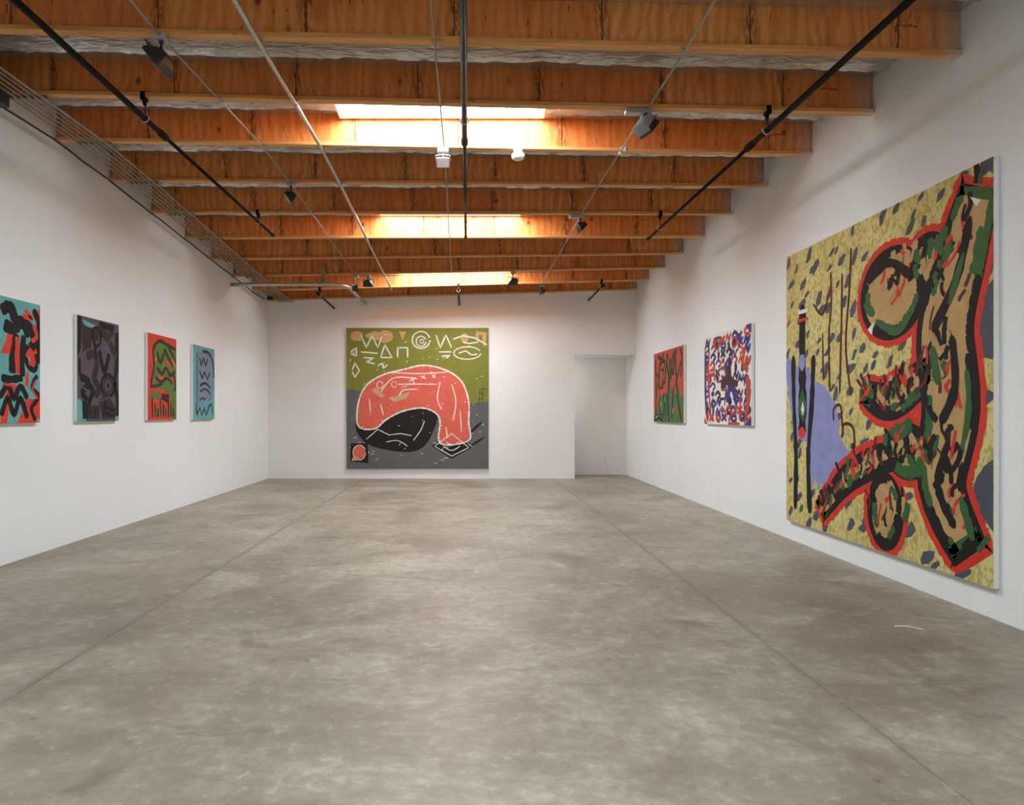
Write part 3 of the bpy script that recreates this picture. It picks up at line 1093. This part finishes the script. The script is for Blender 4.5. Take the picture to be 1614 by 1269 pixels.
# right wall: red over green
def right_canvas(name, y_far, y_near, z, h, label, ground):
    return Canvas(name, label, y_far - y_near, h, (XR - .006, (y_far + y_near) / 2, z), -math.pi / 2, ground)


c = right_canvas('wide_painting', 14.82, 12.77, 1.40, 1.462, 'canvas of dark upright loops, red over green, beside the open doorway', PAINT['brick'])
c.poly('leaf', [(0, 0), (1, 0), (1, .38), (.92, .34), (.88, .45), (.78, .5), (.7, .4), (.62, .52), (.5, .42), (.36, .4), (.24, .36), (.18, .22), (.08, .12), (0, .1)])
for pts, w in ((((.08, .1), (.1, .5), (.06, .9)), .1), (((.16, .95), (.3, .9), (.36, .97)), .09), (((.2, .45), (.22, .8), (.4, .86), (.42, .6), (.3, .56)), .1), (((.26, .74), (.36, .74), (.34, .52), (.24, .5)), .08),
               (((.12, .7), (.2, .62), (.16, .5)), .08), (((.5, .95), (.48, .8), (.55, .6), (.52, .3), (.55, .02)), .12), (((.56, .9), (.6, .6), (.68, .9), (.8, .95)), .09), (((.6, .86), (.68, .66), (.75, .9), (.8, .6), (.92, .8)), .09),
               (((.72, .5), (.68, .3), (.64, .05)), .11), (((.78, .6), (.84, .3), (.95, .03)), .11), (((.36, .4), (.4, .2), (.3, .05)), .12), (((.25, .4), (.2, .25), (.26, .1)), .08), (((.9, .98), (.96, .85), (.92, .6)), .08),
               (((.02, .04), (.2, .08), (.34, .03)), .12), (((.44, .42), (.46, .2), (.42, .03)), .07)):
    c.stroke('night', list(pts), w, True, 2)
    c.stroke('leaf', [(p[0] + .012, p[1] + .01) for p in pts], w * .3, True, 3, .5)
for pts, w in ((((.26, .66), (.34, .66), (.32, .58)), .06), (((.74, .47), (.76, .38)), .14), (((.70, .16), (.76, .2), (.82, .12)), .06), (((.14, .4), (.12, .25)), .07)):
    c.stroke('brick', list(pts), w, True, 4)
for pts in (((.06, .06), (.14, .09)), ((.4, .36), (.42, .28)), ((.66, .2), (.68, .12)), ((.28, .3), (.26, .22))):
    c.stroke('chalk', list(pts), .02, False)
c.done()

c = right_canvas('wide_painting', 11.636, 9.705, 1.41, 1.455, 'white canvas covered in red and indigo marks, between the red and yellow paintings', PAINT['chalk'])
scribble(c, ['rust', 'indigo', 'rust', 'indigo', 'wine'], 90, 21, .06, zone=(.02, .98, .03, .97))
for pts, key, w in ((((.03, .85), (.02, .5), (.05, .1)), 'indigo', .1), (((.12, .85), (.1, .5), (.16, .1)), 'rust', .07), (((.48, .66), (.58, .45), (.52, .24)), 'indigo', .12), (((.62, .5), (.72, .2)), 'indigo', .12),
                    (((.58, .68), (.56, .40)), 'wine', .16), (((.40, .4), (.55, .46), (.75, .42)), 'wine', .1), (((.92, .5), (.95, .3), (.9, .08)), 'rust', .14), (((.88, .78), (.84, .62), (.94, .56)), 'rust', .1),
                    (((.2, .3), (.22, .1)), 'indigo', .05), (((.4, .2), (.48, .14), (.56, .2), (.64, .12), (.74, .2)), 'rust', .05), (((.8, .3), (.78, .05)), 'rust', .08)):
    c.stroke(key, list(pts), w, True, 5)
for u, v in ((.30, .88), (.68, .86)):
    c.disc('rust', (u, v), .06, .065, 2); c.disc('wine', (u, v), .03, .04, 3)
c.poly('indigo', [(.9, 1), (1, 1), (1, .9)]); c.poly('indigo', [(.86, 0), (1, 0), (1, .08)]); c.poly('rust', [(0, 0), (.08, 0), (0, .08)]); c.poly('rust', [(.55, 0), (.78, 0), (.78, .03), (.55, .03)])
c.done()

# ------------------------------------------------------------------ sprinkler pipes
PIPES = [('left', -3.26, -3.235, 2.965, -.02), ('middle', -.042, -.052, 2.935, 0.), ('right', 3.02, 2.925, 2.83, .01)]


def hanger(root, i, x, zt, zp, r):
    """beam clamp, rod and ring carrying a pipe below beam i"""
    y = beam_y(i) + .045
    bm = bmesh.new()
    box(bm, x - .022, x + .022, y - .058, y + .03, zt - .035, zt + .045)
    box(bm, x - .012, x + .012, y - .02, y + .02, zt - .075, zt - .035)
    obj('hanger_clamp', bm, M['black_pipe'], root)
    bm = bmesh.new()
    tube(bm, [(x, y, zt - .07), (x, y, zp + r + .02)], .006, 6)
    obj('hanger_rod', bm, M['rust_pipe'], root)
    bm = bmesh.new()
    n = 16
    tube(bm, [(x + (r + .012) * math.cos(k * 2 * math.pi / n), y, zp + (r + .012) * math.sin(k * 2 * math.pi / n) + .004) for k in range(n + 1)], .007, 6, False)
    obj('hanger_ring', bm, M['emt'], root)


pl = {'left': 'long black sprinkler pipe hanging nearest the conduit bundle', 'middle': 'long dark sprinkler pipe hanging in the middle of the ceiling',
      'right': 'long black sprinkler pipe hanging over the yellow painting side'}
for nm, xa, xb, z, slope in PIPES:
    root = thing('sprinkler_pipe', pl[nm], 'pipe', (0, 0, 0), 'sprinkler pipes under the beams')
    ye = {'left': 11.33, 'middle': 11.45, 'right': 11.22}[nm]
    yc = 7.30 if nm != 'middle' else 7.42

    def pp(y):
        t = (y - 5) / 6.4
        return (xa + (xb - xa) * t, y, CZ + z + slope * t * 1.5)
    bm = bmesh.new(); tube(bm, [pp(1.0), pp(yc)], .0285, 12)
    obj('pipe_run', bm, M['rust_pipe'] if nm == 'middle' else M['black_pipe'], root)
    bm = bmesh.new(); tube(bm, [pp(yc), pp(ye)], .021, 12)
    obj('pipe_run', bm, M['rust_pipe'] if nm == 'middle' else M['black_pipe'], root)
    bm = bmesh.new(); tube(bm, [pp(yc - .10), pp(yc - .08), pp(yc + .05), pp(yc + .07)], [.034, .038, .038, .030], 12)
    obj('pipe_coupling', bm, M['black_pipe'] if nm != 'middle' else M['rust_pipe'], root)
    bm = bmesh.new(); tube(bm, [pp(ye - .06), pp(ye - .05), pp(ye), pp(ye + .01)], [.024, .030, .030, .02], 12)
    obj('pipe_cap', bm, M['rust_pipe'], root)
    if nm != 'middle':
        for i in (1, 4):
            q = pp(beam_y(i) + .045)
            hanger(root, i, q[0], zb(i, q[0]), q[2], .0285 if i == 1 else .021)
    else:
        for i in (1, 4):
            q = pp(beam_y(i) + .045)
            hanger(root, i, q[0], zb(i, q[0]), q[2], .0285 if i == 1 else .021)

for nm, xa, za, xb, zb2, lab in (('left', -3.36, 4.252, -3.26, 4.125, 'short sprinkler pipe stub entering the end wall near the conduit bundle'),
                                 ('middle', -.232, 4.36, -.232, 4.205, 'short sprinkler pipe stub above the square painting'),
                                 ('right', 2.99, 4.43, 2.90, 4.325, 'short sprinkler pipe stub entering the end wall above the doorway side')):
    root = thing('pipe_stub', lab, 'pipe', (0, 0, 0), 'short pipe stubs at the end wall')
    ya = beam_y(8) - .12
    bm = bmesh.new(); tube(bm, [(xa, ya, za), (xb, YB, zb2)], .022, 10)
    obj('pipe_run', bm, M['rust_pipe'], root)
    bm = bmesh.new(); tube(bm, [(xa, ya - .03, za + .004), (xa, ya + .08, za - .008)], .031, 10)
    obj('pipe_cap', bm, M['black_pipe'], root)
    y = beam_y(8) + .045
    t = (y - ya) / (YB - ya)
    xq = xa + (xb - xa) * t
    hanger(root, 8, xq, zb(8, xq), za + (zb2 - za) * t, .022)

# ------------------------------------------------------------------ conduits along the room
def conduit_path(xf, i0, i1, r, lead=None, sag=0.0):
    pts = []
    if lead is not None:
        pts.append((xf(lead), (4.6 + lead) * D, zb(0, xf(lead)) - r - .004))
    for i in range(i0, i1 + 1):
        x = xf(i)
        pts.append((x, beam_y(i) + .045, zb(i, x) - r - .003))
    return pts


def straps(root, xf, idx, r, mat='bracket', every=1):
    for i in idx:
        x = xf(i); z = zb(i, x); y = beam_y(i) + .045
        bm = bmesh.new()
        box(bm, x - r - .022, x + r + .022, y - .014, y + .014, z - .005, z)
        n = 7
        tube(bm, [(x + (r + .002) * math.cos(math.pi + math.pi * k / (n - 1)), y, z - r - .003 + (r + .002) * math.sin(math.pi + math.pi * k / (n - 1))) for k in range(n)], .005, 5)
        obj('conduit_strap', bm, M[mat], root)


def conduit(label, xf, i0, i1, r, mat, strap_idx, end=None, name='conduit', strap_mat='bracket'):
    root = thing(name, label, 'conduit', (0, 0, 0), 'metal conduits fixed under the beams')
    bm = bmesh.new()
    pts = conduit_path(xf, i0, i1, r, -3.5)
    if end:
        pts.append(end)
    tube(bm, pts, r, 10)
    obj('conduit_run', bm, M[mat], root)
    straps(root, xf, strap_idx, r, strap_mat)
    return root


def lerp_f(pairs):
    def f(i):
        if i <= pairs[0][0]:
            return pairs[0][1]
        for (a, xa), (b, xb) in zip(pairs, pairs[1:]):
            if i <= b:
                return xa + (xb - xa) * (i - a) / (b - a)
        return pairs[-1][1]
    return f


c1 = lerp_f([(0, -2.54), (2, -2.44), (3, -2.418), (6, -2.363), (7, -2.36)])
c2 = lerp_f([(0, -1.74), (8, -1.75)])
c3 = lerp_f([(0, -.282), (2, -.29), (7, -.36)])
c4 = lerp_f([(0, 1.78), (2, 1.78), (4, 1.72), (7, 1.66), (8, 1.655)])
conduit('thin conduit carrying the black floodlight nearest the camera', c1, 0, 7, .010, 'emt_dull', (1, 2, 4, 5, 6))
conduit('thick shiny conduit running the length of the ceiling, just beside the skylights', c2, 0, 8, .021, 'emt', (1, 3, 5, 7), (-1.75, beam_y(8) + .25, zb(8, -1.75) - .03))
conduit('thin conduit crossing below the skylights and carrying the white lamp', c3, 0, 7, .009, 'emt_dull', (0, 1, 3, 5))
cc = conduit('thin conduit carrying the finned floodlight on the yellow painting side', c4, 0, 8, .010, 'emt_dull', (0, 3, 5, 6), (1.655, beam_y(8) + .35, zb(8, 1.655) - .03))
# white clip on the third beam
x = c4(2) + .03; y = beam_y(2) - .004
bm = bmesh.new()
z = zb(2, x)
box(bm, x - .03, x + .035, y - .01, y + .004, z - .012, z + .04)
box(bm, x - .045, x - .005, y - .012, y + .05, z - .035, z - .012)
o = obj('conduit_clip', bm, M['white_plastic'], cc)
o['label'] = 'white clip'
# cross conduit under the eighth beam
root = thing('cross_conduit', 'thin conduit running crosswise under the eighth beam between lamp boxes', 'conduit', (0, 0, 0))
bm = bmesh.new()
yy = beam_y(7) + .11
tube(bm, [(c1(7), yy, zb(7, c1(7)) - .015), (-1.9, yy, zb(7, -1.9) - .03), (-1.0, yy, zb(7, -1) - .022), (c3(7), yy, zb(7, c3(7)) - .012), (.9, yy, zb(7, .9) - .02), (1.3, yy, zb(7, 1.3) - .013), (c4(7), yy, zb(7, c4(7)) - .012)], .009, 8)
obj('conduit_run', bm, M['emt_dull'], root)

# bundle of six conduits along the left wall
root = thing('conduit_bundle', 'bundle of six parallel conduits on cross struts along the long wall of small paintings', 'conduit bundle', (0, 0, 0))
for k in range(6):
    xk = -4.24 - .070 * k
    r = .009 if k else .013
    bm = bmesh.new()
    pts = [(xk, -1.0, zb(0, xk) - .06)] + [(xk, beam_y(i) + .045, zb(i, xk) - .031 - r) for i in range(10)] + [(xk, YB, zb(9, xk) - .031 - r)]
    tube(bm, pts, r, 8)
    obj('conduit_run', bm, M['emt_dull'], root)
for i in range(9):
    y = beam_y(i) + .045
    bm = bmesh.new()
    p = []
    for dz in (-.028, -.002):
        p += [(-4.64, y - .012, zb(i, -4.64) + dz), (-4.22, y - .012, zb(i, -4.22) + dz), (-4.22, y + .012, zb(i, -4.22) + dz), (-4.64, y + .012, zb(i, -4.64) + dz)]
    slab8(bm, p)
    obj('cross_strut', bm, M['emt_dull'], root)
    bm = bmesh.new()
    for k in range(6):
        xk = -4.24 - .070 * k
        zc = zb(i, xk) - .031
        box(bm, xk - .015, xk + .015, y - .006, y + .006, zc - .02, zc + .002)
    o = obj('conduit_clamps', bm, M['emt'], root)
    o['kind'] = 'stuff'
# end box at the corner
bm = bmesh.new(); box(bm, -4.66, -4.54, 15.82, 15.92, 4.21, 4.285)
o = obj('junction_box', bm, M['black'], root)
o['label'] = 'black box'

# dark cable along the left wall
bm = bmesh.new()
pts = []
rnd = random.Random(4)
y = 1.0
while y < 16.4:
    i = y / D - 4.6
    pts.append((XL + .012, y, zb(i, XL) - .012 + rnd.uniform(-.008, .008)))
    y += .305
tube(bm, pts, .011, 6)
tag(obj('wall_cable', bm, M['cable']), 'thin dark cable running along the long wall just under the beam ends', 'cable')

# dark blue box at the wall top, near the left picture edge
root = thing('electrical_box', 'dark blue steel box on the wall under the conduit bundle', 'electrical box', (XL, 6.3, 4.58))
bm = bmesh.new(); box(bm, 0, .37, -.9, .42, 0, .13)
bmesh.ops.bevel(bm, geom=bm.edges[:], offset=.008, segments=1, affect='EDGES')
obj('housing', bm, M['navy'], root)
bm = bmesh.new(); box(bm, .37, .385, -.88, .26, -.01, .12)
obj('cover', bm, M['navy'], root)

# big bent conduit from the left wall into the back wall
root = thing('bent_conduit', 'thick silver conduit with a bend, running from the long wall into the end wall', 'conduit', (0, 0, 0))
pts = [(XL + .004, 14.0, CZ + 2.62)]
pts += [(-4.4, 14.0, CZ + 2.63), (-2.95, 14.0, CZ + 2.632)]
R = .42
for k in range(9):
    a = math.pi / 2 * k / 8
    pts.append((-2.52 - R + R * math.sin(a), 14.0 + R - R * math.cos(a), CZ + 2.635))
pts += [(-2.518, 15.5, CZ + 2.64), (-2.518, YB - .004, CZ + 2.65)]
bm = bmesh.new(); tube(bm, pts, .036, 14)
obj('conduit_run', bm, M['emt'], root)
bm = bmesh.new(); tube(bm, [(-3.06, 14.0, CZ + 2.632), (-2.99, 14.0, CZ + 2.632)], .042, 14)
obj('conduit_coupling', bm, M['bracket'], root)
bm = bmesh.new()
slab8(bm, [(-3.02, 14.04, 4.18), (-2.90, 14.04, 4.18), (-2.90, 14.10, 4.18), (-3.02, 14.10, 4.18), (-3.06, 14.06, zb(7, -3) + .16), (-2.98, 14.06, zb(7, -3) + .16), (-2.98, 14.15, zb(7, -3) + .16), (-3.06, 14.15, zb(7, -3) + .16)])
o = obj('wood_block', bm, M['lumber'], root)
o['label'] = 'wooden hanging block'


# ------------------------------------------------------------------ lamps
def rot_bm(bm, verts, mat):
    for v in verts:
        v.co = mat @ v.co


def flood(label, loc, yaw, tilt, size=(.20, .15, .13), stem=.09, body='black', face='lampface', boxsize=(.10, .10, .05), fins=False, name='floodlight', pole_mat='black', box_off=(0, 0)):
    """lamp hanging under loc (underside of the beam); yaw: direction it faces about z (0 = +Y), tilt: degrees below horizontal"""
    root = thing(name, label, 'lamp', loc, 'floodlights under the beams')
    bx, by, bz = boxsize
    bm = bmesh.new(); box(bm, -bx / 2 + box_off[0], bx / 2 + box_off[0], -by / 2 + box_off[1], by / 2 + box_off[1], -bz, 0)
    bmesh.ops.bevel(bm, geom=bm.edges[:], offset=.006, segments=1, affect='EDGES')
    obj('junction_box', bm, M['bracket' if body != 'white_lamp' else 'white_plastic'], root)
    bm = bmesh.new()
    tube(bm, [(0, 0, -bz), (0, 0, -bz - .015), (0, 0, -bz - .02), (0, 0, -bz - stem)], [.02, .02, .010, .010], 8)
    obj('swivel_stem', bm, M[pole_mat], root)
    w, h, d = size
    mat = Matrix.Translation((0, 0, -bz - stem - h * .42)) @ Matrix.Rotation(yaw, 4, 'Z') @ Matrix.Rotation(-math.radians(tilt), 4, 'X')
    # housing: pyramid-like back, wide front rim; local +y is the beam direction
    bm = bmesh.new()
    prof = [(-d * .55, .34, .34), (-d * .42, .52, .50), (-d * .05, .86, .84), (d * .28, 1, 1), (d * .45, 1, 1)]
    rings = []
    for yv, sx, sz in prof:
        a, b = w / 2 * sx, h / 2 * sz
        cch = .18 * min(a, b)
        ring = [(-a + cch, -b), (a - cch, -b), (a, -b + cch), (a, b - cch), (a - cch, b), (-a + cch, b), (-a, b - cch), (-a, -b + cch)]
        rings.append([bm.verts.new(mat @ Vector((p, yv, q))) for p, q in ring])
    for a, b in zip(rings, rings[1:]):
        for k in range(8):
            bm.faces.new((a[k], a[(k + 1) % 8], b[(k + 1) % 8], b[k]))
    bm.faces.new(rings[0]); bm.faces.new(rings[-1])
    obj('lamp_housing', bm, M[body], root)
    bm = bmesh.new()
    a, b = w / 2 * .90, h / 2 * .88
    slab8(bm, [mat @ Vector(p) for p in ((-a, d * .45, -b), (a, d * .45, -b), (a, d * .475, -b), (-a, d * .475, -b), (-a, d * .45, b), (a, d * .45, b), (a, d * .475, b), (-a, d * .475, b))])
    obj('front_glass', bm, M[face], root)
    # yoke
    bm = bmesh.new()
    for s in (-1, 1):
        tube(bm, [mat @ Vector((s * (w / 2 + .008), .0, 0)), mat @ Vector((s * (w / 2 + .008), -.01, h * .55)), mat @ Vector((0, -.01, h * .62))], .006, 6)
    obj('yoke', bm, M[pole_mat], root)
    if fins:
        for k in range(8):
            bm = bmesh.new()
            u = -w * .42 + w * .84 * k / 7
            slab8(bm, [mat @ Vector(p) for p in ((u - .004, -d * .62, -h * .44), (u + .004, -d * .62, -h * .44), (u + .004, d * .2, -h * .56), (u - .004, d * .2, -h * .56),
                                                 (u - .004, -d * .62, h * .44), (u + .004, -d * .62, h * .44), (u + .004, d * .2, h * .56), (u - .004, d * .2, h * .56))])
            obj('cooling_fin', bm, M['fin'], root)
    return root


def under(i, x, dy=.045):
    return (x, beam_y(i) + dy, zb(i, x))


L90 = math.pi / 2
flood('black floodlight nearest the camera, tilted towards the small paintings', under(0, c1(0)), L90 * .95, 38, (.26, .20, .12), .06, 'black', 'lampface')
flood('black floodlight with pale front under the fourth beam, towards the small paintings', under(3, c1(3)), L90 * 1.15, 35, (.19, .16, .12), .08, 'black', 'lampface')
flood('small white lamp hanging under the third beam below the skylight', under(2, -.305), math.pi, 40, (.15, .12, .11), .05, 'white_lamp', 'fin', (.13, .09, .05), pole_mat='bracket')
flood('finned grey and black floodlight under the second beam, towards the yellow painting', under(1, c4(1)), -L90 * .8, 35, (.22, .15, .13), .06, 'black', 'lampface', (.26, .09, .05), True, box_off=(-.08, 0))
flood('small black floodlight under the fifth beam, towards the red and indigo painting', under(4, c4(4)), -L90 * .9, 40, (.20, .13, .12), .07, 'black', 'lampface', (.20, .09, .06), box_off=(-.07, 0))
flood('black lamp on a white stem, hanging behind the bent conduit', under(7, c1(7), .11), .5, 35, (.13, .11, .11), .16, 'black', 'black', (.12, .10, .06), pole_mat='white_plastic')
flood('boxy black floodlight beside the bent conduit, facing the end wall', under(7, -2.10, .11), .0, 25, (.21, .13, .13), .06, 'black', 'lampface', (.10, .09, .05))
flood('boxy black floodlight by the farthest skylight, facing the end wall', under(7, .92, .11), .0, 25, (.21, .13, .13), .09, 'black', 'lampface', (.12, .06, .04))
flood('small black lamp at the far end of its conduit, under the ninth beam', under(8, 1.655, .20), -L90 * .8, 40, (.14, .12, .11), .05, 'black', 'lampface', (.09, .10, .05))

# smoke detector
x = .58; y = beam_y(2) + .02
root = thing('smoke_detector', 'round white smoke detector hanging under the third beam', 'smoke detector', (x, y, zb(2, x)))
bm = bmesh.new(); lathe(bm, [(.055, 0), (.055, -.05), (.05, -.055)], 20)
obj('mounting_base', bm, M['white_plastic'], root)
bm = bmesh.new(); lathe(bm, [(.06, -.055), (.075, -.062), (.078, -.085), (.07, -.11), (.05, -.122), (.02, -.126)], 24)
obj('sensor_housing', bm, M['white_plastic'], root)

# outlet inside the doorway
bm = bmesh.new(); box(bm, 3.46, 3.53, AY - .008, AY, .35, .465)
root = thing('wall_outlet', 'small white outlet plate low on the wall inside the doorway', 'outlet', (0, 0, 0))
obj('cover_plate', bm, M['white_plastic'], root)
for z in (.375, .42):
    bm = bmesh.new(); box(bm, 3.48, 3.51, AY - .011, AY - .008, z, z + .025)
    obj('socket', bm, M['lampface'], root)

# bent scrap of white wire on the floor
bm = bmesh.new()
tube(bm, [(3.17, 5.10, .004), (3.27, 5.10, .004), (3.33, 5.02, .004)], .004, 6)
tag(obj('wire_scrap', bm, M['white_plastic']), 'bent scrap of white wire lying on the concrete floor', 'wire')
